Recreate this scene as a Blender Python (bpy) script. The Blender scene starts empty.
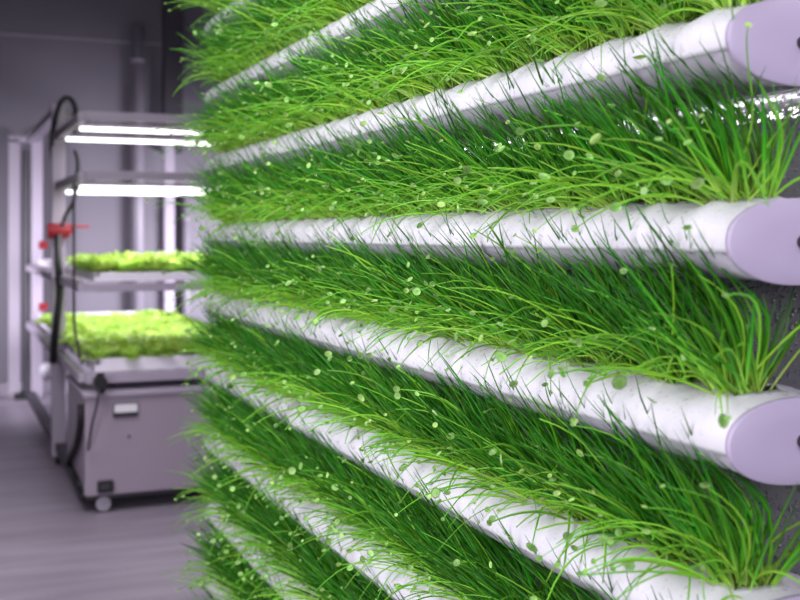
import bpy, bmesh, math, random
import numpy as np
from mathutils import Vector, Matrix

# ---------------------------------------------------------------- frame of the place
# floor z = 0, camera at eye height H; grow tubes run along +Y; the aisle lies towards -X
H = 1.30
F = 1100.0                       # focal length in pixels of an 800 px wide frame
TH = math.atan(462 / F)
S, C = math.sin(TH), math.cos(TH)
sc = bpy.context.scene
COL = sc.collection
rng = random.Random(7)
nr = np.random.default_rng(11)

def X_at(px, Y):                 # world X of the thing seen at picture column px when it stands at Y
    r = (px - 400) / F
    return Y * (S + r * C) / (C - r * S)

def to_px(p):
    xc = p[0] * C - p[1] * S; zc = p[0] * S + p[1] * C
    return 400 + F * xc / zc, 235 - F * (p[2] - H) / zc, zc

# ---------------------------------------------------------------- materials
def srgb(r, g, b):
    f = lambda c: (c / 255 / 12.92) if c / 255 <= .04045 else ((c / 255 + .055) / 1.055) ** 2.4
    return (f(r), f(g), f(b), 1)

def mat(name, col, rough=.5, metal=0, spec=.5, noise=None, bump=None, emit=None, coat=0):
    m = bpy.data.materials.new(name); m.use_nodes = True
    nt = m.node_tree; b = nt.nodes['Principled BSDF']
    b.inputs['Base Color'].default_value = col
    b.inputs['Roughness'].default_value = rough
    b.inputs['Metallic'].default_value = metal
    b.inputs['Specular IOR Level'].default_value = spec
    b.inputs['Coat Weight'].default_value = coat
    tc = nt.nodes.new('ShaderNodeTexCoord')
    if noise:
        scale, c2, stretch = noise
        mp = nt.nodes.new('ShaderNodeMapping'); mp.inputs['Scale'].default_value = stretch
        n = nt.nodes.new('ShaderNodeTexNoise'); n.inputs['Scale'].default_value = scale; n.inputs['Detail'].default_value = 5
        mx = nt.nodes.new('ShaderNodeMix'); mx.data_type = 'RGBA'
        mx.inputs[6].default_value = col; mx.inputs[7].default_value = c2
        rp = nt.nodes.new('ShaderNodeValToRGB'); rp.color_ramp.elements[0].position = .35; rp.color_ramp.elements[1].position = .65
        nt.links.new(tc.outputs['Object'], mp.inputs[0]); nt.links.new(mp.outputs[0], n.inputs['Vector'])
        nt.links.new(n.outputs['Fac'], rp.inputs[0]); nt.links.new(rp.outputs[0], mx.inputs[0])
        nt.links.new(mx.outputs[2], b.inputs['Base Color'])
    if bump:
        scale, strength, dist = bump
        n = nt.nodes.new('ShaderNodeTexNoise'); n.inputs['Scale'].default_value = scale; n.inputs['Detail'].default_value = 4
        bp = nt.nodes.new('ShaderNodeBump'); bp.inputs['Strength'].default_value = strength; bp.inputs['Distance'].default_value = dist
        nt.links.new(tc.outputs['Object'], n.inputs['Vector']); nt.links.new(n.outputs['Fac'], bp.inputs['Height'])
        nt.links.new(bp.outputs[0], b.inputs['Normal'])
    if emit:
        b.inputs['Emission Color'].default_value = emit[0]; b.inputs['Emission Strength'].default_value = emit[1]
    return m

def wet_mat(name, col, rough, cell, drop, dist, strength=1.0):
    """a surface covered in water drops: each drop is a round bump, glossier than what lies between"""
    m = mat(name, col, rough, spec=.6)
    nt = m.node_tree; b = nt.nodes['Principled BSDF']
    tc = [n for n in nt.nodes if n.type == 'TEX_COORD'][0]
    hs = []
    for sc_, dr in ((cell, drop), (cell * 2.3, drop * .85)):
        v = nt.nodes.new('ShaderNodeTexVoronoi'); v.inputs['Scale'].default_value = sc_; v.inputs['Randomness'].default_value = 1
        nt.links.new(tc.outputs['Object'], v.inputs['Vector'])
        sep = nt.nodes.new('ShaderNodeSeparateColor'); nt.links.new(v.outputs['Color'], sep.inputs[0])
        rad = nt.nodes.new('ShaderNodeMath'); rad.operation = 'MULTIPLY'; rad.inputs[1].default_value = dr
        nt.links.new(sep.outputs[0], rad.inputs[0])
        mr = nt.nodes.new('ShaderNodeMath'); mr.operation = 'SUBTRACT'; mr.use_clamp = True
        nt.links.new(rad.outputs[0], mr.inputs[0]); nt.links.new(v.outputs['Distance'], mr.inputs[1])
        sq = nt.nodes.new('ShaderNodeMath'); sq.operation = 'POWER'; sq.inputs[1].default_value = .6
        nt.links.new(mr.outputs[0], sq.inputs[0]); hs.append(sq)
    ad = nt.nodes.new('ShaderNodeMath'); ad.operation = 'ADD'
    nt.links.new(hs[0].outputs[0], ad.inputs[0]); nt.links.new(hs[1].outputs[0], ad.inputs[1])
    bp = nt.nodes.new('ShaderNodeBump'); bp.inputs['Distance'].default_value = dist; bp.inputs['Strength'].default_value = strength
    nt.links.new(ad.outputs[0], bp.inputs['Height']); nt.links.new(bp.outputs[0], b.inputs['Normal'])
    gt = nt.nodes.new('ShaderNodeMath'); gt.operation = 'GREATER_THAN'; gt.inputs[1].default_value = .02
    nt.links.new(ad.outputs[0], gt.inputs[0])
    mr = nt.nodes.new('ShaderNodeMapRange'); mr.inputs[3].default_value = rough; mr.inputs[4].default_value = .06
    nt.links.new(gt.outputs[0], mr.inputs[0]); nt.links.new(mr.outputs[0], b.inputs['Roughness'])
    return m

def leaf_mat(name, stops, rough=.4, trans=.35, var=.35):
    """blade colour runs along the blade (attribute 'along') with a tint of its own per blade ('tint')"""
    m = bpy.data.materials.new(name); m.use_nodes = True
    nt = m.node_tree; b = nt.nodes['Principled BSDF']; out = nt.nodes['Material Output']
    at = nt.nodes.new('ShaderNodeAttribute'); at.attribute_name = 'leafcoord'
    sp = nt.nodes.new('ShaderNodeSeparateXYZ'); nt.links.new(at.outputs['Vector'], sp.inputs[0])
    rp = nt.nodes.new('ShaderNodeValToRGB')
    els = rp.color_ramp.elements
    els[0].position, els[0].color = stops[0]; els[1].position, els[1].color = stops[-1]
    for p, c in stops[1:-1]:
        e = els.new(p); e.color = c
    nt.links.new(sp.outputs[0], rp.inputs[0])
    hsv = nt.nodes.new('ShaderNodeHueSaturation')
    mh = nt.nodes.new('ShaderNodeMapRange'); mh.inputs[3].default_value = .474; mh.inputs[4].default_value = .506
    mv = nt.nodes.new('ShaderNodeMapRange'); mv.inputs[3].default_value = 1 - var; mv.inputs[4].default_value = 1 + var
    nt.links.new(sp.outputs[1], mh.inputs[0]); nt.links.new(sp.outputs[2], mv.inputs[0])
    hsv.inputs['Saturation'].default_value = 1.02
    nt.links.new(mh.outputs[0], hsv.inputs['Hue']); nt.links.new(mv.outputs[0], hsv.inputs['Value'])
    nt.links.new(rp.outputs[0], hsv.inputs['Color'])
    nt.links.new(hsv.outputs[0], b.inputs['Base Color'])
    b.inputs['Roughness'].default_value = rough
    b.inputs['Specular IOR Level'].default_value = .45
    t = nt.nodes.new('ShaderNodeBsdfTranslucent'); nt.links.new(hsv.outputs[0], t.inputs['Color'])
    mx = nt.nodes.new('ShaderNodeMixShader'); mx.inputs[0].default_value = trans
    nt.links.new(b.outputs[0], mx.inputs[1]); nt.links.new(t.outputs[0], mx.inputs[2])
    nt.links.new(mx.outputs[0], out.inputs['Surface'])
    return m

M = {}
M['cover'] = wet_mat('white_wet_plastic', srgb(208, 204, 215), .42, 90, .34, .0016, .6)
M['trough'] = mat('white_trough_plastic', srgb(208, 203, 217), .42)
M['cap'] = mat('lilac_cap_plastic', srgb(166, 154, 181), .45)
M['dark_plastic'] = mat('dark_plastic', srgb(52, 48, 58), .5)
M['plug'] = mat('root_sponge', srgb(60, 66, 40), .95, noise=(60, srgb(120, 120, 80), (1, 1, 1)), bump=(200, .6, .002))
M['panel'] = wet_mat('wet_grey_panel', srgb(128, 126, 134), .24, 120, .60, .010, 1.0)
M['leafA'] = leaf_mat('chive_leaf', [(0, srgb(222, 232, 175)), (.13, srgb(158, 208, 86)), (.36, srgb(92, 174, 50)), (.65, srgb(60, 146, 36)), (1, srgb(44, 122, 32))], rough=.35, trans=.3, var=.45)
M['leafB'] = leaf_mat('young_chive_shoot', [(0, srgb(215, 230, 150)), (.3, srgb(156, 216, 72)), (1, srgb(110, 194, 60))], trans=.35, var=.25)
M['disc'] = leaf_mat('round_leaf', [(0, srgb(152, 200, 108)), (1, srgb(190, 220, 152))], trans=.35, var=.2)
M['lettuce'] = leaf_mat('lettuce_leaf', [(0, srgb(218, 232, 178)), (.5, srgb(186, 218, 112)), (1, srgb(160, 204, 80))], trans=.4, var=.3)
M['frame'] = mat('lilac_white_frame', srgb(160, 150, 168), .45)
M['frame_grey'] = mat('grey_frame', srgb(140, 132, 146), .5)
M['cabinet'] = mat('grey_lilac_cabinet', srgb(150, 138, 154), .45)
M['tray'] = mat('white_tray', srgb(226, 220, 234), .45)
M['black'] = mat('black_rubber', srgb(18, 17, 21), .5)
M['wheel'] = mat('pale_wheel', srgb(150, 146, 160), .4)
M['red'] = mat('red_plastic', srgb(128, 4, 26), .4)
M['label'] = mat('pale_plate', srgb(225, 222, 228), .4)
M['led'] = mat('led_tube', (1, 1, 1, 1), .4, emit=((1, .96, 1, 1), 3.6))
M['floor'] = mat('floor_vinyl', srgb(140, 131, 145), .42, noise=(3.0, srgb(122, 113, 128), (.5, 3.5, 1)))
M['wall'] = mat('panel_wall_paint', srgb(100, 95, 107), .6, noise=(1.2, srgb(94, 89, 101), (1, 1, 1)))
M['pipe'] = mat('pale_pipe', srgb(122, 116, 129), .5)
M['darkmetal'] = mat('dark_metal', srgb(50, 47, 56), .5)

# ---------------------------------------------------------------- object helpers
def link(o, parent=None):
    COL.objects.link(o)
    if parent: o.parent = parent
    return o
def tag(o, label=None, cat=None, group=None, kind=None):
    if label: o['label'] = label
    if cat: o['category'] = cat
    if group: o['group'] = group
    if kind: o['kind'] = kind
    return o
def thing(name, loc, label, cat, group=None, rz=0):
    o = bpy.data.objects.new(name, None); o.location = loc; o.rotation_euler.z = rz
    o.empty_display_size = .05
    link(o); return tag(o, label, cat, group)
def from_bm(name, bm, m, parent=None, smooth=False, loc=None):
    me = bpy.data.meshes.new(name); bm.to_mesh(me); bm.free()
    me.materials.append(m)
    if smooth: me.shade_smooth()
    o = bpy.data.objects.new(name, me)
    if loc: o.location = loc
    return link(o, parent)
def box(bm, lo, hi, bev=0):
    r = bmesh.ops.create_cube(bm, size=1)
    vs = r['verts']
    for v in vs:
        v.co = Vector([lo[i] + (v.co[i] + .5) * (hi[i] - lo[i]) for i in range(3)])
    if bev:
        es = {e for v in vs for e in v.link_edges}
        bmesh.ops.bevel(bm, geom=list(es), offset=bev, segments=2, affect='EDGES', profile=.7)
    return bm
def cyl(bm, p0, p1, r, seg=16, r2=None):
    p0, p1 = Vector(p0), Vector(p1); d = p1 - p0
    mtx = Matrix.Translation((p0 + p1) / 2) @ d.to_track_quat('Z', 'Y').to_matrix().to_4x4()
    bmesh.ops.create_cone(bm, cap_ends=True, segments=seg, radius1=r, radius2=r if r2 is None else r2, depth=d.length, matrix=mtx)
    return bm
def tube_path(bm, pts, r, seg=8):
    pts = [Vector(p) for p in pts]
    # Catmull-Rom smoothing
    P = [pts[0]] + pts + [pts[-1]]; out = []
    for i in range(1, len(P) - 2):
        for k in range(6):
            t = k / 6
            a, b, c, d = P[i - 1], P[i], P[i + 1], P[i + 2]
            out.append(.5 * ((2 * b) + (c - a) * t + (2 * a - 5 * b + 4 * c - d) * t * t + (3 * b - a - 3 * c + d) * t ** 3))
    out.append(pts[-1])
    rings = []
    up = Vector((0, 1, .01)).normalized()
    for i, p in enumerate(out):
        d = (out[min(i + 1, len(out) - 1)] - out[max(i - 1, 0)]).normalized()
        s = d.cross(up)
        if s.length < .05: s = d.cross(Vector((1, 0, 0)))
        s.normalize(); n = s.cross(d).normalized()
        rings.append([bm.verts.new(p + r * (math.cos(a) * s + math.sin(a) * n)) for a in [2 * math.pi * j / seg for j in range(seg)]])
    for a, b in zip(rings, rings[1:]):
        for j in range(seg):
            bm.faces.new((a[j], a[(j + 1) % seg], b[(j + 1) % seg], b[j]))
    bm.faces.new(rings[0][::-1]); bm.faces.new(rings[-1])
    return bm
def np_mesh(name, verts, faces, m, coords=None, smooth=True):
    me = bpy.data.meshes.new(name)
    nv, nf = len(verts), len(faces)
    me.vertices.add(nv); me.vertices.foreach_set('co', np.asarray(verts, dtype=np.float32).ravel())
    k = faces.shape[1]
    me.loops.add(nf * k); me.loops.foreach_set('vertex_index', faces.astype(np.int32).ravel())
    me.polygons.add(nf); me.polygons.foreach_set('loop_start', np.arange(0, nf * k, k, dtype=np.int32))
    me.update(calc_edges=True)
    if coords is not None:
        a = me.attributes.new('leafcoord', 'FLOAT_VECTOR', 'POINT'); a.data.foreach_set('vector', np.asarray(coords, dtype=np.float32).ravel())
    me.materials.append(m)
    if smooth: me.shade_smooth()
    me.validate()
    return me

# ---------------------------------------------------------------- the wall of grow tubes
YN, YF = 0.883, 3.215            # near and far ends of the tubes
TX, TA, TB = 0.816, 0.089, 0.0415 # tube centre X, half width, half height
STEP = 0.204
HT = H - .007                    # height of the eye-level tube's centre
PITCH = 0.1
NCL = 23
HOLE_X, HOLE_R = -.014, .034
hole_y = [YN + .068 + PITCH * i for i in range(NCL)]
ROWS = list(range(3, -7, -1))
ORD = ['first', 'second', 'third', 'fourth', 'fifth', 'sixth', 'seventh', 'eighth', 'ninth', 'tenth', 'eleventh', 'twelfth', 'thirteenth',
       'fourteenth', 'fifteenth', 'sixteenth', 'seventeenth', 'eighteenth', 'nineteenth', 'twentieth', 'twenty-first', 'twenty-second', 'twenty-third']
ROWNAME = ['top'] + [ORD[i] for i in range(1, len(ROWS) - 1)] + ['bottom']
TUBE_LABELS = {
    3: 'uppermost white grow tube, seen only at its far left end',
    2: 'white grow tube second from the top, slanting out of the picture above',
    1: 'white grow tube with lilac end cap cut by the top right corner',
    0: 'white grow tube at eye level with lilac end cap right of centre',
    -1: 'white grow tube with the lowest visible lilac end cap at right',
    -2: 'white grow tube whose open top shows in the bottom right corner',
    -3: 'white grow tube just below the one in the bottom right corner',
    -4: 'white grow tube third from the bottom, its left half showing',
    -5: 'white grow tube second from the bottom near the lower left of the wall',
    -6: 'bottom white grow tube just above the floor'}

def ridge(y, a):
    """soft swelling of the cover around every hole (a = angle from +X)"""
    ph = min(abs(y - h) for h in hole_y)
    w = .5 + .5 * math.cos(2 * math.pi * min(ph, .05) / PITCH)       # 1 at a hole, 0 between
    top = max(0.0, math.sin(a)) ** .8
    return .0065 * w * top * (1 if math.sin(a) > .02 else 0)

def cover_mesh():
    NY = int((YF - YN) / PITCH * 18); NA = 30
    P = np.zeros((NY + 1, NA + 1, 3))
    wob = np.random.default_rng(3)
    wy = wob.normal(0, 1, 60)
    for i in range(NY + 1):
        y = YN + (YF - YN) * i / NY
        wv = .0009 * math.sin(y * 61 + wy[0]) + .0007 * math.sin(y * 143 + wy[1])
        for j in range(NA + 1):
            a = -.22 + (math.pi + .44) * j / NA
            e = ridge(y, a) + wv * max(0, math.sin(a))
            # slightly squared-off oval section
            ca, sa = math.cos(a), math.sin(a)
            P[i, j] = ((TA + .0015 + e * .6) * math.copysign(abs(ca) ** .9, ca), y, (TB + .0015 + e) * math.copysign(abs(sa) ** .9, sa))
    kill = np.zeros((NY + 1, NA + 1), bool)
    for h in hole_y:
        dx = P[..., 0] - HOLE_X; dy = P[..., 1] - h
        r = np.hypot(dx, dy); up = P[..., 2] > .02
        R = HOLE_R
        near = up & (r < R + .0035) & (r > R - .0045)
        f = np.where(near, R / np.maximum(r, 1e-6), 1)
        P[..., 0] = np.where(near, HOLE_X + dx * f, P[..., 0]); P[..., 1] = np.where(near, h + dy * f, P[..., 1])
        P[..., 2] = np.where(near, P[..., 2] + .002, P[..., 2])
        kill |= up & (r <= R - .0045)
    faces = []
    for i in range(NY):
        for j in range(NA):
            if kill[i, j] or kill[i + 1, j] or kill[i, j + 1] or kill[i + 1, j + 1]: continue
            faces.append((i * (NA + 1) + j, i * (NA + 1) + j + 1, (i + 1) * (NA + 1) + j + 1, (i + 1) * (NA + 1) + j))
    me = np_mesh('tube_cover', P.reshape(-1, 3), np.array(faces), M['cover'])
    bm = bmesh.new(); bm.from_mesh(me)
    bmesh.ops.delete(bm, geom=[v for v in bm.verts if not v.link_faces], context='VERTS')
    bmesh.ops.recalc_face_normals(bm, faces=bm.faces)
    bmesh.ops.solidify(bm, geom=bm.faces[:], thickness=.0018)
    bm.to_mesh(me); bm.free(); me.shade_smooth()
    return me

def trough_mesh():
    bm = bmesh.new(); NA = 24; ys = np.linspace(YN, YF, 60); rings = []
    for y in ys:
        ring = []
        for j in range(NA + 1):
            a = -math.pi * j / NA; ca, sa = math.cos(a), math.sin(a)
            ring.append(bm.verts.new((TA * math.copysign(abs(ca) ** .9, ca), y, -TB * abs(sa) ** .9)))
        rings.append(ring)
    for a, b in zip(rings, rings[1:]):
        for j in range(NA): bm.faces.new((a[j], b[j], b[j + 1], a[j + 1]))
    bmesh.ops.solidify(bm, geom=bm.faces[:], thickness=.002)
    me = bpy.data.meshes.new('tube_trough'); bm.to_mesh(me); bm.free(); me.materials.append(M['trough']); me.shade_smooth()
    return me

def cap_mesh(sign):
    """shallow oval cap with a rounded rim; sign -1 faces the camera"""
    bm = bmesh.new(); NA = 72
    y0 = YN if sign < 0 else YF
    prof = [(.985, -.006), (1.004, -.004), (1.008, .0005), (1.002, .0022), (.985, .0030), (.5, .0032)]
    rings = []
    for s_, d in prof:
        ring = []
        for j in range(NA):
            a = 2 * math.pi * j / NA; ca, sa = math.cos(a), math.sin(a)
            ring.append(bm.verts.new(((TA + .002) * s_ * math.copysign(abs(ca) ** .92, ca), y0 + sign * d, (TB + .003) * s_ * math.copysign(abs(sa) ** .92, sa))))
        rings.append(ring)
    for a, b in zip(rings, rings[1:]):
        for j in range(NA): bm.faces.new((a[j], a[(j + 1) % NA], b[(j + 1) % NA], b[j]))
    bm.faces.new(rings[-1])
    bmesh.ops.recalc_face_normals(bm, faces=bm.faces)
    me = bpy.data.meshes.new('tube_end_cap'); bm.to_mesh(me); bm.free(); me.materials.append(M['cap']); me.shade_smooth()
    for p in me.polygons: 
        if len(p.vertices) > 4: p.use_smooth = False
    return me

me_cover, me_trough, me_cap0, me_cap1 = cover_mesh(), trough_mesh(), cap_mesh(-1), cap_mesh(1)
bm = bmesh.new(); cyl(bm, (0, YN - .018, 0), (0, YN - .003, 0), .0065, 20); cyl(bm, (0, YN - .020, 0), (0, YN - .017, 0), .0045, 20)
me_nip = bpy.data.meshes.new('drain_nipple'); bm.to_mesh(me_nip); bm.free(); me_nip.materials.append(M['dark_plastic'])
for k in ROWS:
    t = thing('grow_tube', (TX, 0, HT + k * STEP), TUBE_LABELS[k], 'hydroponic tube', 'stacked white grow tubes of the plant wall')
    for nm, me in (('upper_cover', me_cover), ('lower_trough', me_trough), ('end_cap', me_cap0), ('end_cap', me_cap1), ('drain_nipple', me_nip)):
        if nm == 'drain_nipple' and k > 1: continue
        link(bpy.data.objects.new(nm, me), t)

    if k == -6:
        for yy in (YN + .3, (YN + YF) / 2, YF - .3):
            bm = bmesh.new(); box(bm, (-.07, yy - .012, -(HT + k * STEP)), (.07, yy + .012, -TB + .012), .002); from_bm('bracket', bm, M['frame_grey'], t)

# wet grey backing panels, one behind each level, rounded back at the top edge
PX = TX + TA + .006
PANEL_POS = {3: 'behind the row above the second tube', 2: 'high on the wall behind the second tube row', 1: 'with a bright rounded top edge below the top right end cap',
             0: 'between the two middle right end caps', -1: 'between the lowest right end cap and the bottom right corner',
             -2: 'under the tube in the bottom right corner'}
for k in (2, 1, 0, -1, -2, -3, -4, -5):
    z1 = HT + (k - 1) * STEP + .180; z0 = HT + (k - 1) * STEP + .008 if k > -5 else 0.0
    bm = bmesh.new(); prof = [(0, z0), (0, z0 + .03), (0, z1 - .11)]
    R, RH = .045, .10
    for j in range(1, 17):
        a = math.pi / 2 * j / 16; prof.append((R - R * math.cos(a), z1 - RH + RH * math.sin(a)))
    prof += [(R + .03, z1), (R + .03, z0)]
    rings = [[bm.verts.new((PX + x, y, z)) for x, z in prof] for y in (YN - .35, YF - .05)]
    n = len(prof)
    for j in range(n): bm.faces.new((rings[0][j], rings[0][(j + 1) % n], rings[1][(j + 1) % n], rings[1][j]))
    bm.faces.new(rings[0]); bm.faces.new(rings[1][::-1])
    bmesh.ops.recalc_face_normals(bm, faces=bm.faces)
    o = from_bm('back_panel', bm, M['panel'], smooth=True)
    o.data.set_sharp_from_angle(angle=math.radians(35))
    which = {2: 'highest one, above the top right end cap', 1: 'with bright rounded top edge under the top right end cap', 0: 'between the two full lilac end caps',
             -1: 'below the lowest full end cap, above the corner tube', -2: 'directly under the tube in the bottom right corner',
             -3: 'third from the bottom', -4: 'second from the bottom', -5: 'lowest, nearest the floor'}[k]
    tag(o, 'dark grey wet backing panel, ' + which, 'panel', 'wet backing panels behind the grow tubes')
# dark carcass the panels are fixed to, standing on the floor
bm = bmesh.new(); box(bm, (PX + .081, YN - .35, 0), (PX + .14, YF - .05, H + .62))
tag(from_bm('support_board', bm, M['darkmetal']), 'dark upright board behind the wet panels carrying the whole plant wall', 'board')

# ---------------------------------------------------------------- chive clumps
SEG = 9
def blades(base, dirs, bend, grav, length, wid, thick, tz, collide=True):
    """integrate n blades; returns centre lines (n, SEG+1, 3)"""
    n = len(base); P = np.zeros((n, SEG + 1, 3)); P[:, 0] = base
    d = dirs / np.linalg.norm(dirs, axis=1, keepdims=True)
    st = (length / SEG)[:, None]
    for i in range(1, SEG + 1):
        t = i / SEG
        d = d + bend * (t ** 1.2) / SEG
        d[:, 2] -= grav * (t ** 1.6) / SEG * 2
        d /= np.linalg.norm(d, axis=1, keepdims=True)
        p = P[:, i - 1] + d * st
        if collide:
            # keep clear of the tube above, of the own tube and of the backing panel
            for zc, a_, b_ in ((tz + STEP, TA + .008, TB + .010), (tz, TA + .006, TB + .012)):
                ez = (p[:, 2] - zc) / b_; exx = (p[:, 0] - TX) / a_
                al = p[:, 1] > YN - .004
                ins = (ez ** 2 + exx ** 2 < 1) & (zc > tz) & al
                xs = TX - a_ * np.sqrt(np.clip(1 - ez ** 2, 0, 1))
                p[:, 0] = np.where(ins, xs, p[:, 0])
                if zc == tz and i > 1:
                    ins2 = (ez ** 2 + exx ** 2 < 1) & al
                    s_ = 1 / np.sqrt(np.maximum(ez ** 2 + exx ** 2, 1e-4))
                    p[:, 0] = np.where(ins2, TX + (p[:, 0] - TX) * s_, p[:, 0]); p[:, 2] = np.where(ins2, zc + (p[:, 2] - zc) * s_, p[:, 2])
            p[:, 0] = np.minimum(p[:, 0], PX - .004)
        P[:, i] = p
    for _ in range(4):
        P[:, 1:-1] = .25 * P[:, :-2] + .5 * P[:, 1:-1] + .25 * P[:, 2:]
    return P

def blade_mesh(name, P, wid, thick, m, tip=.12):
    n = len(P); K = 4
    T = np.gradient(P, axis=1); T /= np.linalg.norm(T, axis=2, keepdims=True) + 1e-9
    ref = nr.normal(size=(n, 1, 3)); ref = ref / np.linalg.norm(ref, axis=2, keepdims=True)
    A = np.cross(T, ref); A /= np.linalg.norm(A, axis=2, keepdims=True) + 1e-9
    B = np.cross(T, A)
    t = np.linspace(0, 1, SEG + 1)[None, :, None]
    taper = np.clip((1 - t) / .55, 0, 1) ** .6 * (1 - tip) + tip
    taper = taper * (.8 + .2 * np.clip(t / .15, 0, 1))
    V = np.zeros((n, SEG + 1, K, 3))
    for q in range(K):
        a = 2 * math.pi * q / K
        V[:, :, q] = P + (A * math.cos(a) * wid[:, None, None] + B * math.sin(a) * thick[:, None, None]) * taper
    idx = np.arange(n * (SEG + 1) * K).reshape(n, SEG + 1, K)
    a = idx[:, :-1, :]; b = idx[:, 1:, :]
    f = np.stack([a, np.roll(a, -1, 2), np.roll(b, -1, 2), b], -1).reshape(-1, 4)
    cap = idx[:, -1, :].reshape(-1, 4)
    f = np.concatenate([f, cap])
    co = np.zeros((n, SEG + 1, K, 3)); co[..., 0] = t
    co[..., 1] = nr.random((n, 1, 1)); co[..., 2] = nr.random((n, 1, 1))
    return np_mesh(name, V.reshape(-1, 3), f, m, co.reshape(-1, 3))

def disc_mesh(i):
    """small round leaf: a slightly cupped oval about 2 mm deep with thickness"""
    r_ = random.Random(100 + i); bm = bmesh.new(); NA = 14
    ax, ay = 1.0, r_.uniform(.62, .95)
    cup = r_.uniform(.12, .35)
    rings = []
    for s_, z in ((1.0, cup), (.72, cup * .35), (.36, .05)):
        rings.append([bm.verts.new((ax * s_ * math.cos(2 * math.pi * j / NA), ay * s_ * math.sin(2 * math.pi * j / NA), z)) for j in range(NA)])
    c = bm.verts.new((0, 0, 0))
    for a, b in zip(rings, rings[1:]):
        for j in range(NA): bm.faces.new((a[j], a[(j + 1) % NA], b[(j + 1) % NA], b[j]))
    for j in range(NA): bm.faces.new((rings[-1][j], rings[-1][(j + 1) % NA], c))
    bmesh.ops.solidify(bm, geom=bm.faces[:], thickness=.14)
    me = bpy.data.meshes.new('round_leaf'); bm.to_mesh(me); bm.free()
    a = me.attributes.new('leafcoord', 'FLOAT_VECTOR', 'POINT')
    tint = r_.random(), r_.random()
    for v in me.vertices: a.data[v.index].vector = (min(1, math.hypot(v.co.x, v.co.y / ay)), tint[0], tint[1])
    me.materials.append(M['disc']); me.shade_smooth()
    return me
DISCS = [disc_mesh(i) for i in range(12)]

bm = bmesh.new(); cyl(bm, (0, 0, -.04), (0, 0, .0), .024, 20, .029)
me_plug = bpy.data.meshes.new('root_plug'); bm.to_mesh(me_plug); bm.free(); me_plug.materials.append(M['plug'])

def clump(k, i, row, far_idx):
    tz = HT + k * STEP
    bx, by, bz = TX + HOLE_X, hole_y[i], tz + TB - .012
    near = to_px((bx, by, bz))[2]
    label = f'green chive clump in the {row} row' + ('' if row in ('top', 'bottom') else ' from the top') + f', {ORD[far_idx]} from the far left end'
    t = thing('chive_clump', (bx, by, bz), label, 'chive plant', 'chive clumps growing from the tubes, ' + row + ' row')
    o = link(bpy.data.objects.new('root_plug', me_plug), t)
    # upright dark leaves
    n = nr.integers(92, 122)
    ang = nr.random(n) * 2 * math.pi; rad = .025 * np.sqrt(nr.random(n))
    base = np.stack([bx + rad * np.cos(ang), by + rad * np.sin(ang), np.full(n, bz)], 1)
    lean = .40 + nr.normal(0, .33, n)
    lean -= rad * np.cos(ang) / .025 * .12
    side = nr.normal(0, .47, n) + rad * np.sin(ang) / .025 * .22
    if i == 0: side = side * .75 + .10; lean -= .14
    dirs = np.stack([-lean, side, np.ones(n)], 1)
    bend = np.stack([-np.abs(nr.normal(.55, .4, n)), nr.normal(0, .5, n), nr.normal(0, .15, n)], 1)
    grav = np.abs(nr.normal(.12, .2, n))
    length = np.clip(nr.normal(.156, .036, n) + (nr.random(n) < .14) * .035, .06, .24)
    wid = nr.uniform(.0014, .0026, n); thick = wid * nr.uniform(.45, .9, n)
    P = blades(base, dirs, bend, grav, length, wid, thick, tz) - np.array([bx, by, bz])
    PA = P
    link(bpy.data.objects.new('upright_leaves', blade_mesh('upright_leaves', P, wid, thick, M['leafA'])), t)
    # arching thin shoots hanging out over the tube
    n = nr.integers(22, 34)
    ang = nr.random(n) * 2 * math.pi; rad = .025 * np.sqrt(nr.random(n))
    base = np.stack([bx + rad * np.cos(ang) - .004, by + rad * np.sin(ang), np.full(n, bz)], 1)
    dirs = np.stack([-np.abs(nr.normal(.70, .45, n)), nr.normal(0, .8, n), nr.uniform(.5, 1.2, n)], 1)
    if i == 0:
        dirs[:3, 0] = nr.uniform(.1, .5, 3); dirs[:3, 1] = nr.uniform(-.7, -.2, 3)
    bend = np.stack([-np.abs(nr.normal(.9, .7, n)), nr.normal(0, 1.1, n), nr.normal(0, .3, n)], 1)
    grav = np.abs(nr.normal(1.1, .8, n))
    length = np.clip(nr.normal(.170, .05, n), .06, .26)
    wid = nr.uniform(.0010, .0020, n); thick = wid * nr.uniform(.7, 1, n)
    P = blades(base, dirs, bend, grav, length, wid, thick, tz) - np.array([bx, by, bz])
    link(bpy.data.objects.new('arching_shoots', blade_mesh('arching_shoots', P, wid, thick, M['leafB'], tip=.4)), t)
    # round leaves on some of the shoot tips
    nd = int(nr.integers(9, 15)) if i < 20 else 4
    P = np.concatenate([P, PA[nr.permutation(len(PA))[:4]]])
    order = np.argsort(P[:, -1, 0])                    # most outward first
    pick = list(order[:nd + 8]); rng.shuffle(pick)
    for j in pick[:nd]:
        r = rng.uniform(.0030, .0058) if rng.random() < .8 else rng.uniform(.0058, .0085)
        o = bpy.data.objects.new('round_leaf', DISCS[rng.randrange(12)])
        o.location = Vector(P[j, -1]); o.scale = (r, r, r)
        nrm = Vector((rng.gauss(-.45, .5), rng.gauss(-.5, .5), rng.gauss(.75, .4)))
        o.rotation_euler = nrm.to_track_quat('Z', 'Y').to_euler()
        o.rotation_euler.rotate_axis('Z', rng.uniform(0, 6.28))
        link(o, t)

for ri, k in enumerate(ROWS):
    row = ROWNAME[ri]
    for i in range(NCL):
        x, y, z = to_px((TX, hole_y[i], H + k * STEP + .045))
        ht = F * .20 / z
        if y - ht > 604 or y < -.35 * ht: continue
        clump(k, i, row, NCL - 1 - i)

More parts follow.
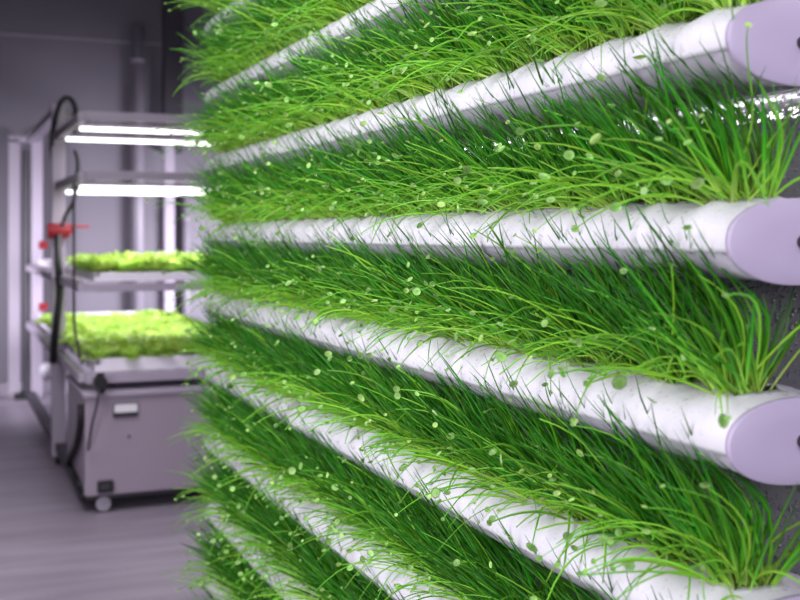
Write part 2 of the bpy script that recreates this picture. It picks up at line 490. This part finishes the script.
# ---------------------------------------------------------------- room
YW = 9.45
def struct(name, lo, hi, m):
    bm = bmesh.new(); box(bm, lo, hi); return tag(from_bm(name, bm, m), kind='structure')
struct('floor', (-4, -2, -.1), (5.2, YW + .1, 0), M['floor'])
w = struct('wall_back', (-4, YW, 0), (5.2, YW + .1, 4.2), M['wall'])
struct('wall_right', (5.1, -2, 0), (5.2, YW, 4.2), M['wall'])
struct('wall_left', (-4.1, -2, 0), (-4, YW + .1, 4.2), M['wall'])
struct('baseboard_back', (-4, YW - .02, 0), (5.1, YW, .10), M['frame_grey'])
# horizontal joints of the wall cladding
for n_, z in enumerate((2.92, 3.6)):
    struct('trim_%d' % (n_ + 1), (-4, YW - .012, z), (5.1, YW, z + .014), M['frame_grey'])

def pipe(px0, px1, z0, z1, m, label, cat, square=False, y=YW - .06, name='wall_pipe'):
    x0, x1 = X_at(px0, y), X_at(px1, y); r = (x1 - x0) / 2; xc = (x0 + x1) / 2
    bm = bmesh.new()
    if square: box(bm, (x0, y - r, z0), (x1, YW - .0, z1), .004)
    else:
        cyl(bm, (xc, y, z0), (xc, y, z1), r, 24)
        for zz in (z0 + .4, (z0 + z1) / 2 + .1, z1 - .3): 
            cyl(bm, (xc, y, zz), (xc, y, zz + .04), r * 1.12, 24); box(bm, (xc - r * .5, y, zz), (xc + r * .5, YW, zz + .04))
    return tag(from_bm(name, bm, m, smooth=not square), label, cat)
pipe(131, 144, 0, 3.05, M['pipe'], 'tall pale vertical pipe on the back wall seen through the rack', 'pipe')
pipe(165, 173, 0, 1.72, M['pipe'], 'thinner pale pipe on the wall just right of the tall one', 'pipe')
pipe(182, 190, 0, 1.72, M['pipe'], 'thin pale pipe on the wall nearest the plant wall', 'pipe')
pipe(163, 181, 2.0, 4.1, M['darkmetal'], 'dark square duct high on the back wall beside the plants', 'duct', True, name='wall_duct')

# ---------------------------------------------------------------- the lettuce rack
def Yz(zc, X): return (zc - X * S) / C
XL, XR = .64, 1.62
YA = Yz(5.2, XL)                 # near end of shelves
YP = Yz(6.25, XL)                # first post
YQ = Yz(8.3, XL + .06)           # rear post
rack = thing('grow_rack', (XL, YP, 0), 'pale lilac steel rack with lettuce shelves and strip lights in the background', 'rack')
def rb(name, lo, hi, m, bev=.003, parent=rack, lab=None):
    bm = bmesh.new(); off = Vector((XL, YP, 0))
    box(bm, Vector(lo) - off, Vector(hi) - off, bev); o = from_bm(name, bm, m, parent)
    if lab: o['label'] = lab
    return o
PW = .037
ZT = H + .74
for x in (XL - .01, XR):
    for y, dx in ((YP, 0), (YQ, .06)):
        p = rb('post', (x + dx - PW, y - .03, .05), (x + dx + PW, y + .03, ZT), M['frame'])
        bm = bmesh.new(); off = Vector((XL, YP, 0))
        c_ = Vector((x + dx, y, .03)) - off
        cyl(bm, c_ + Vector((-.015, 0, 0)), c_ + Vector((.015, 0, 0)), .03, 20); cyl(bm, c_ + Vector((0, 0, .02)), c_ + Vector((0, 0, .045)), .012)
        from_bm('foot_wheel', bm, M['black'], p)
    rb('side_rail', (x - .02, YP, ZT - .05), (x + .05, YQ, ZT), M['frame'])
    rb('base_beam', (x - .02, YA + .02, .075), (x + .04, YQ, .125), M['darkmetal'], lab='dark lower beam')
    for z in (H + .56, H + .275, H - .245, H - .675):
        rb('shelf_arm', (x - .02, YA, z - .022), (x + .02, YQ if z < H else YP, z + .022), M['frame_grey' if z > H else 'frame'])
rb('top_rail', (XL - .02, YP - .02, ZT - .07), (XR, YP + .02, ZT - .03), M['frame_grey'])
for z, m in ((H + .565, 'frame_grey'), (H + .285, 'frame_grey'), (H - .25, 'frame')):
    rb('cross_rail', (XL, YA - .02, z - .02), (XR, YA + .02, z + .02), M[m])
rb('cross_rail', (XL, YA - .045, H - .70), (XR, YA, H - .655), M['frame'])
# strip lights
def strip(name, Y, z, label, x0=XL + .0, e=1):
    t = thing(name, (x0, Y, z), label, 'strip light', 'white strip lights under the rack shelves')
    bm = bmesh.new(); cyl(bm, (0, 0, 0), (XR - x0 - .03, 0, 0), .0095, 16)
    from_bm('light_tube', bm, M['led'], t, smooth=True)
    bm = bmesh.new(); box(bm, (-.01, -.022, .017), (XR - x0 - .02, .022, .028)); 
    from_bm('light_shield', bm, M['frame_grey'], t)  # added above the tube to keep its light from going up
    for xx in (.05, XR - x0 - .09):
        bm = bmesh.new(); box(bm, (xx, -.008, .027), (xx + .02, .008, .06)); from_bm('hanger', bm, M['frame_grey'], t)
YT0, YT1 = Yz(5.38, XL), Yz(5.96, XL)
strip('strip_light', YT0, H + .52, 'uppermost glowing strip light, nearer one of the top pair on the rack')
strip('strip_light', YT1, H + .52, 'second glowing strip light from the top, rear one of the top pair')
strip('strip_light', YT0, H + .232, 'glowing strip light, nearer one of the lower pair above the lettuce')
strip('strip_light', YT1, H + .232, 'glowing strip light, rear one of the lower pair above the lettuce')

# trays
def tray(z0, z1, label, ya=YA + .0, yb=YQ - .1):
    t = thing('growing_tray', ((XL + XR) / 2, (ya + yb) / 2, z0), label, 'tray', 'long white lettuce trays on the rack')
    hx, hy, h = (XR - XL) / 2 - .045, (yb - ya) / 2, z1 - z0
    bm = bmesh.new(); box(bm, (-hx, -hy, 0), (hx, hy, h * .55), .004); from_bm('basin', bm, M['tray'], t)
    for lo, hi in (((-hx, -hy, h * .5), (-hx + .03, hy, h)), ((hx - .03, -hy, h * .5), (hx, hy, h)), ((-hx, -hy, h * .5), (hx, -hy + .035, h)), ((-hx, hy - .03, h * .5), (hx, hy, h))):
        bm = bmesh.new(); box(bm, lo, hi, .006); from_bm('rim', bm, M['tray'], t)
    return t
tray(H - .222, H - .180, 'white tray on the upper shelf under a band of lettuce')
tray(H - .652, H - .588, 'white tray on the lower shelf full of bright lettuce')

# lettuce
def lettuce_mesh(i, squat):
    r_ = random.Random(i); V = []; Fc = []; Cc = []
    for L in range(15):
        a = L * 2.4 + r_.uniform(-.3, .3); tier = L / 15
        ln = r_.uniform(.07, .11) * (1 - .3 * tier); el = .35 + 1.0 * tier + r_.uniform(-.15, .15); w0 = r_.uniform(.028, .042)
        NU, NV = 6, 5; b0 = len(V); t1, t2 = r_.random(), r_.random()
        for u in range(NU):
            s = u / (NU - 1); rad = ln * s * math.cos(el * (1 - .45 * s)); z = ln * s * math.sin(el) * (1 - .28 * s * s) * squat + .006
            wv = w0 * math.sin(math.pi * min(1, .12 + s * .8)) ** .7
            for v in range(NV):
                q = (v / (NV - 1) - .5) * 2
                lx, ly = rad, q * wv
                zz = z + abs(q) * .010 * s + .006 * math.sin(q * 7 + u * 2.1 + L) * s
                V.append((lx * math.cos(a) - ly * math.sin(a), lx * math.sin(a) + ly * math.cos(a), zz)); Cc.append((s * .6 + .4 * abs(q), t1, t2))
        for u in range(NU - 1):
            for v in range(NV - 1):
                p = b0 + u * NV + v; Fc.append((p, p + 1, p + NV + 1, p + NV))
    me = np_mesh('lettuce_head', np.array(V), np.array(Fc), M['lettuce'], np.array(Cc))
    return me
LT = [lettuce_mesh(i, 1.0) for i in range(6)]
LT2 = LT
def lettuces(z, ys, sc_, shelf, nx=7):
    for a, y in enumerate(ys):
        for b in range(nx):
            x = XL + .085 + .125 * b
            o = bpy.data.objects.new('lettuce_plant', LT[rng.randrange(6)])
            o.location = (x + rng.uniform(-.012, .012), y + rng.uniform(-.012, .012), z); o.rotation_euler.z = rng.uniform(0, 6.28)
            s = rng.uniform(1.05, 1.3); o.scale = (s, s, s * rng.uniform(.9, 1.1) * sc_); link(o)
            edge = ('leftmost' if b == 0 else ORD[b] + ' from the left')
            tag(o, f'bright lettuce on the {shelf} tray, {edge} in the {"front" if a == 0 else ORD[a]} row', 'lettuce', f'lettuce plants on the {shelf} tray')
ya = YA + .09
lettuces(H - .198, [ya + .14 * i for i in range(6)], 1.2, 'upper')
lettuces(H - .616, [ya - .03 + .14 * i for i in range(18)], 1.0, 'lower')

# water cabinet on casters below the lower tray
CX0, CX1, CY0, CY1 = .63, 1.50, 5.28, 6.03
zb, zt_ = H - 1.218, H - .735
cab = thing('water_tank_cabinet', ((CX0 + CX1) / 2, (CY0 + CY1) / 2, 0), 'grey lilac tank cabinet on casters under the lettuce tray', 'cabinet')
off = Vector(((CX0 + CX1) / 2, (CY0 + CY1) / 2, 0))
def cb(name, lo, hi, m, bev=.003, parent=cab):
    bm = bmesh.new(); box(bm, Vector(lo) - off, Vector(hi) - off, bev); return from_bm(name, bm, m, parent)
cb('body', (CX0, CY0, zb), (CX1, CY1, zt_ - .02), M['cabinet'], .008)
cb('lid', (CX0 - .012, CY0 - .015, zt_ - .022), (CX1 + .012, CY1 + .012, zt_), M['frame'], .006)
cb('skirting', (CX0 + .01, CY0 + .015, zb - .02), (CX1 - .01, CY1 - .01, zb + .002), M['darkmetal'], .002)
zc_ = lambda py, zc: H - (py - 235) / F * zc
pl = cb('name_plate', (X_at(113, CY0), CY0 - .01, zc_(418, 5.15)), (X_at(138, CY0), CY0 + .002, zc_(404, 5.15)), M['dark_plastic'], .003)
cb('plate_insert', (X_at(114, CY0), CY0 - .014, zc_(413, 5.15)), (X_at(137, CY0), CY0 - .009, zc_(405, 5.15)), M['label'], .002, pl)
so = cb('power_socket', (X_at(97, CY0), CY0 - .02, zc_(492, 5.15)), (X_at(113, CY0), CY0 + .002, zc_(480, 5.15)), M['black'], .006)
cb('socket_face', (X_at(100, CY0), CY0 - .024, zc_(489, 5.15)), (X_at(110, CY0), CY0 - .019, zc_(483, 5.15)), M['dark_plastic'], .003, so)
bm = bmesh.new(); q = Vector((X_at(129, CY0), CY0, zc_(438, 5.15))) - off; cyl(bm, q, q + Vector((0, -.006, 0)), .006); from_bm('screw', bm, M['darkmetal'], cab)
for x in (CX0 + .085, CX1 - .08):
    for y in (CY0 + .05, CY1 - .06):
        q = Vector((x, y, 0)) - off
        bm = bmesh.new(); cyl(bm, q + Vector((-.016, 0, .040)), q + Vector((.016, 0, .040)), .040, 28)
        w_ = from_bm('caster', bm, M['dark_plastic'], cab)
        bm = bmesh.new(); cyl(bm, q + Vector((-.020, 0, .040)), q + Vector((.020, 0, .040)), .026, 24)
        cyl(bm, q + Vector((0, -.042, .040)), q + Vector((0, -.036, .040)), .034, 24)
        from_bm('hub', bm, M['wheel'], w_)
        bm = bmesh.new(); box(bm, q + Vector((-.026, -.02, .04)), q + Vector((-.020, .02, .083))); box(bm, q + Vector((.020, -.02, .04)), q + Vector((.026, .02, .083))); box(bm, q + Vector((-.026, -.02, .080)), q + Vector((.026, .02, .086)))
        from_bm('caster_fork', bm, M['darkmetal'], w_)

# valve and hoses on the first post
vz = zc_(231, 6.2); vx = XL - .01
v = thing('valve_clamp', (vx, YP - .03, vz), 'red valve clamp with lever on the near rack post', 'valve')
bm = bmesh.new(); cyl(bm, (-.065, -.03, 0), (.055, -.03, 0), .043, 20); cyl(bm, (-.03, -.03, -.03), (-.03, -.03, .04), .03, 20); from_bm('valve_body', bm, M['red'], v, smooth=False)
bm = bmesh.new(); box(bm, (.05, -.04, -.014), (.075, -.02, .036), .003); box(bm, (.07, -.045, .018), (.16, -.015, .034), .004); from_bm('lever', bm, M['red'], v)
def Pz(px, py, zc):
    xc = (px - 400) / F * zc; return (xc * C + zc * S, -xc * S + zc * C, H - (py - 235) / F * zc)
bm = bmesh.new()
tube_path(bm, [Pz(75, 135, 6.0), Pz(75, 108, 6.0), Pz(68, 98, 6.0), Pz(60, 104, 6.0), Pz(53, 130, 6.1), Pz(52, 150, 6.25), Pz(56, 175, 6.42)], .014, 10)
tag(from_bm('hose', bm, M['black'], smooth=True), 'black hose looping over the top of the near rack post', 'hose')
bm = bmesh.new()
tube_path(bm, [Pz(58, 236, 6.08), Pz(58, 262, 6.0), Pz(60, 290, 6.0), Pz(57, 320, 6.0), Pz(54, 345, 6.05), Pz(53, 362, 6.1)], .021, 10)
tag(from_bm('hose', bm, M['black'], smooth=True), 'black hose running down from the red valve', 'hose')
bm = bmesh.new()
tube_path(bm, [Pz(75, 150, 5.9), Pz(78, 165, 5.9), Pz(74, 200, 5.85), Pz(66, 215, 5.95), Pz(62, 226, 6.05)], .011, 8)
tag(from_bm('cable', bm, M['black'], smooth=True), 'thin black cable curving from the shelf down to the red valve', 'cable')
bm = bmesh.new()
tube_path(bm, [Pz(74, 180, 5.3), Pz(74, 240, 5.3), Pz(74, 300, 5.3), Pz(75, 330, 5.3), Pz(82, 365, 5.3)], .007, 8)
tag(from_bm('cable', bm, M['darkmetal'], smooth=True), 'thin dark cable hanging straight down in front of the lettuce', 'cable')
bm = bmesh.new(); q = Pz(100, 382, 5.12); cyl(bm, (q[0], q[1] - .04, q[2] ), (q[0], q[1] + .03, q[2]), .03, 20); cyl(bm, (q[0], q[1] - .02, q[2] - .05), (q[0], q[1] - .02, q[2] + .045), .018, 12)
tag(from_bm('pipe_clamp', bm, M['black']), 'round black clamp on the front beam above the cabinet', 'clamp')
bm = bmesh.new()
tube_path(bm, [Pz(99, 388, 5.06), Pz(97, 405, 5.04), Pz(92, 425, 5.05), Pz(88, 450, 5.1)], .006, 8)
tag(from_bm('cable', bm, M['darkmetal'], smooth=True), 'thin cable hanging from the black clamp across the cabinet front', 'cable')
bm = bmesh.new()
tube_path(bm, [Pz(81, 404, 5.15), Pz(80, 425, 5.15), Pz(76, 445, 5.3), Pz(69, 463, 5.6), Pz(76, 480, 5.3), Pz(84, 497, 5.14)], .016, 10)
tag(from_bm('hose', bm, M['black'], smooth=True), 'thick black hose hanging at the left side of the cabinet', 'hose')
# small fittings on the rear post
for py, lab in ((245, 'upper'), (307, 'lower')):
    p = Pz(43, py, 8.15); bm = bmesh.new(); cyl(bm, (p[0] - .03, p[1], p[2]), (p[0] + .03, p[1], p[2]), .03, 16); cyl(bm, (p[0], p[1] - .03, p[2]), (p[0], p[1] + .09, p[2]), .018, 12)
    tag(from_bm('valve', bm, M['red']), f'small red valve knob on the rear rack post, {lab} one', 'valve')
p = Pz(47, 370, 7.6); bm = bmesh.new(); bmesh.ops.create_uvsphere(bm, u_segments=16, v_segments=10, radius=.05, matrix=Matrix.Translation(p)); cyl(bm, p, (p[0] + .08, p[1], p[2]), .03)
tag(from_bm('pipe_end', bm, M['tray'], smooth=True), 'white rounded pipe end between the two rack posts', 'pipe')

# pale frame by the back wall
yw = 9.25
fr = thing('wall_stand', (X_at(14, yw), yw, 0), 'pale goalpost shaped frame standing at the back wall, far left', 'frame')
x0 = 0; x1 = X_at(36, yw) - X_at(14, yw)
for xx in (0, x1):
    bm = bmesh.new(); box(bm, (xx - .042, -.03, 0), (xx + .042, .03, zc_(140, 8.8)), .004); from_bm('post', bm, M['frame_grey'], fr)
bm = bmesh.new(); box(bm, (-.042, -.03, zc_(143, 8.8)), (x1 + .042, .03, zc_(137, 8.8)), .003); from_bm('top_bar', bm, M['frame_grey'], fr)
bm = bmesh.new(); cyl(bm, (.09, .0, .02), (.09, .0, zc_(150, 8.8)), .03, 12); o = from_bm('cable_duct', bm, M['darkmetal'], fr)
bm = bmesh.new(); box(bm, (.0, -.09, 0), (.20, .06, .05), .006); from_bm('foot', bm, M['black'], fr)

# ---------------------------------------------------------------- light
def area(name, loc, target, sx, sy, power, col=(1, .97, 1), spread=180):
    l = bpy.data.lights.new(name, 'AREA'); l.shape = 'RECTANGLE'; l.size = sx; l.size_y = sy; l.energy = power; l.color = col
    l.spread = math.radians(spread)
    o = bpy.data.objects.new(name, l); o.location = loc
    o.rotation_euler = (Vector(target) - Vector(loc)).to_track_quat('-Z', 'Y').to_euler(); link(o); return o
area('unseen_aisle_light', (-.75, 1.6, H + 1.25), (.78, 2.0, H - .1), .5, 3.0, 37, (1, .98, 1), 140)
area('unseen_aisle_light', (-1.3, 1.2, H - .1), (.8, 2.0, H - .25), 1.6, 2.6, 34, (.97, .95, 1), 140)  # added side fill, out of view, lifting the dark tube undersides
area('unseen_aisle_light', (.3, -1.3, H + .6), (.8, 1.2, H), 1.6, 1.2, 30, (.95, .92, 1), 120)  # added front fill behind the camera, brightening end caps and leaves
area('overhead_fill_light', (1.0, 3.6, H + 2.0), (1.0, 3.6, 0), .35, 3.4, 22, (1, .97, 1), 140)  # unseen overhead light, added so the panel lip reflects something bright
area('floor_fill_light', (-.35, 4.2, H + 1.5), (.3, 4.6, 0), .8, 1.2, 16, (1, .96, 1), 100)  # out of view overhead, added to brighten the floor below
area('rack_lamp', ((XL + XR) / 2, (YA + YQ) / 2, H + .50), ((XL + XR) / 2, (YA + YQ) / 2, 0), .8, 2.2, 16, (1, .96, 1))
area('rack_lamp', ((XL + XR) / 2, (YA + YQ) / 2, H - .275), ((XL + XR) / 2, (YA + YQ) / 2, 0), .8, 2.2, 21, (1, .96, 1))
for yy in (YT0, YT1):
    area('rack_lamp', ((XL + XR) / 2 + .02, yy, H + .219), ((XL + XR) / 2 + .02, yy, 0), .86, .02, 7, (1, .97, 1))
area('wall_fill_light', (-.9, 7.5, H - .1), (.9, 9.45, H - .6), 1.0, .5, 27, (.95, .92, 1), 90)  # unseen, added left of view to brighten the lower back wall
area('wall_fill_light', (3.4, 7.5, H - .1), (1.5, 9.45, H - .6), 1.0, .5, 66, (.95, .92, 1), 90)  # same added wall fill, hidden behind the plant wall
for k in (2, 1):
    zz = HT + k * STEP
    area('lip_fill_light', (PX + .036, (YN - .3 + YF) / 2, zz + .001), (PX + .020, (YN - .3 + YF) / 2, zz - .1), .010, 2.5, 2.2, (1, .97, 1)).rotation_euler = (0, math.radians(-8), 0)  # hidden light added in the gap to brighten the panel's top edge
wd = bpy.data.worlds.new('world'); sc.world = wd; wd.use_nodes = True
bg = wd.node_tree.nodes['Background']; bg.inputs[0].default_value = (.62, .56, .70, 1); bg.inputs[1].default_value = .13

# ---------------------------------------------------------------- camera
cd = bpy.data.cameras.new('camera'); cam = bpy.data.objects.new('camera', cd); link(cam)
cam.location = (0, 0, H); cam.rotation_euler = (math.pi / 2, 0, -TH)
cd.sensor_width = 36; cd.lens = F / 800 * 36; cd.shift_y = -65 / 800; cd.clip_start = .02
cd.dof.use_dof = True; cd.dof.focus_distance = 1.6; cd.dof.aperture_fstop = 5.0
sc.camera = cam
sc.view_settings.view_transform = 'Standard'; sc.view_settings.look = 'None'
sc.view_settings.exposure = 0; sc.view_settings.gamma = 1; sc.view_settings.use_curve_mapping = False
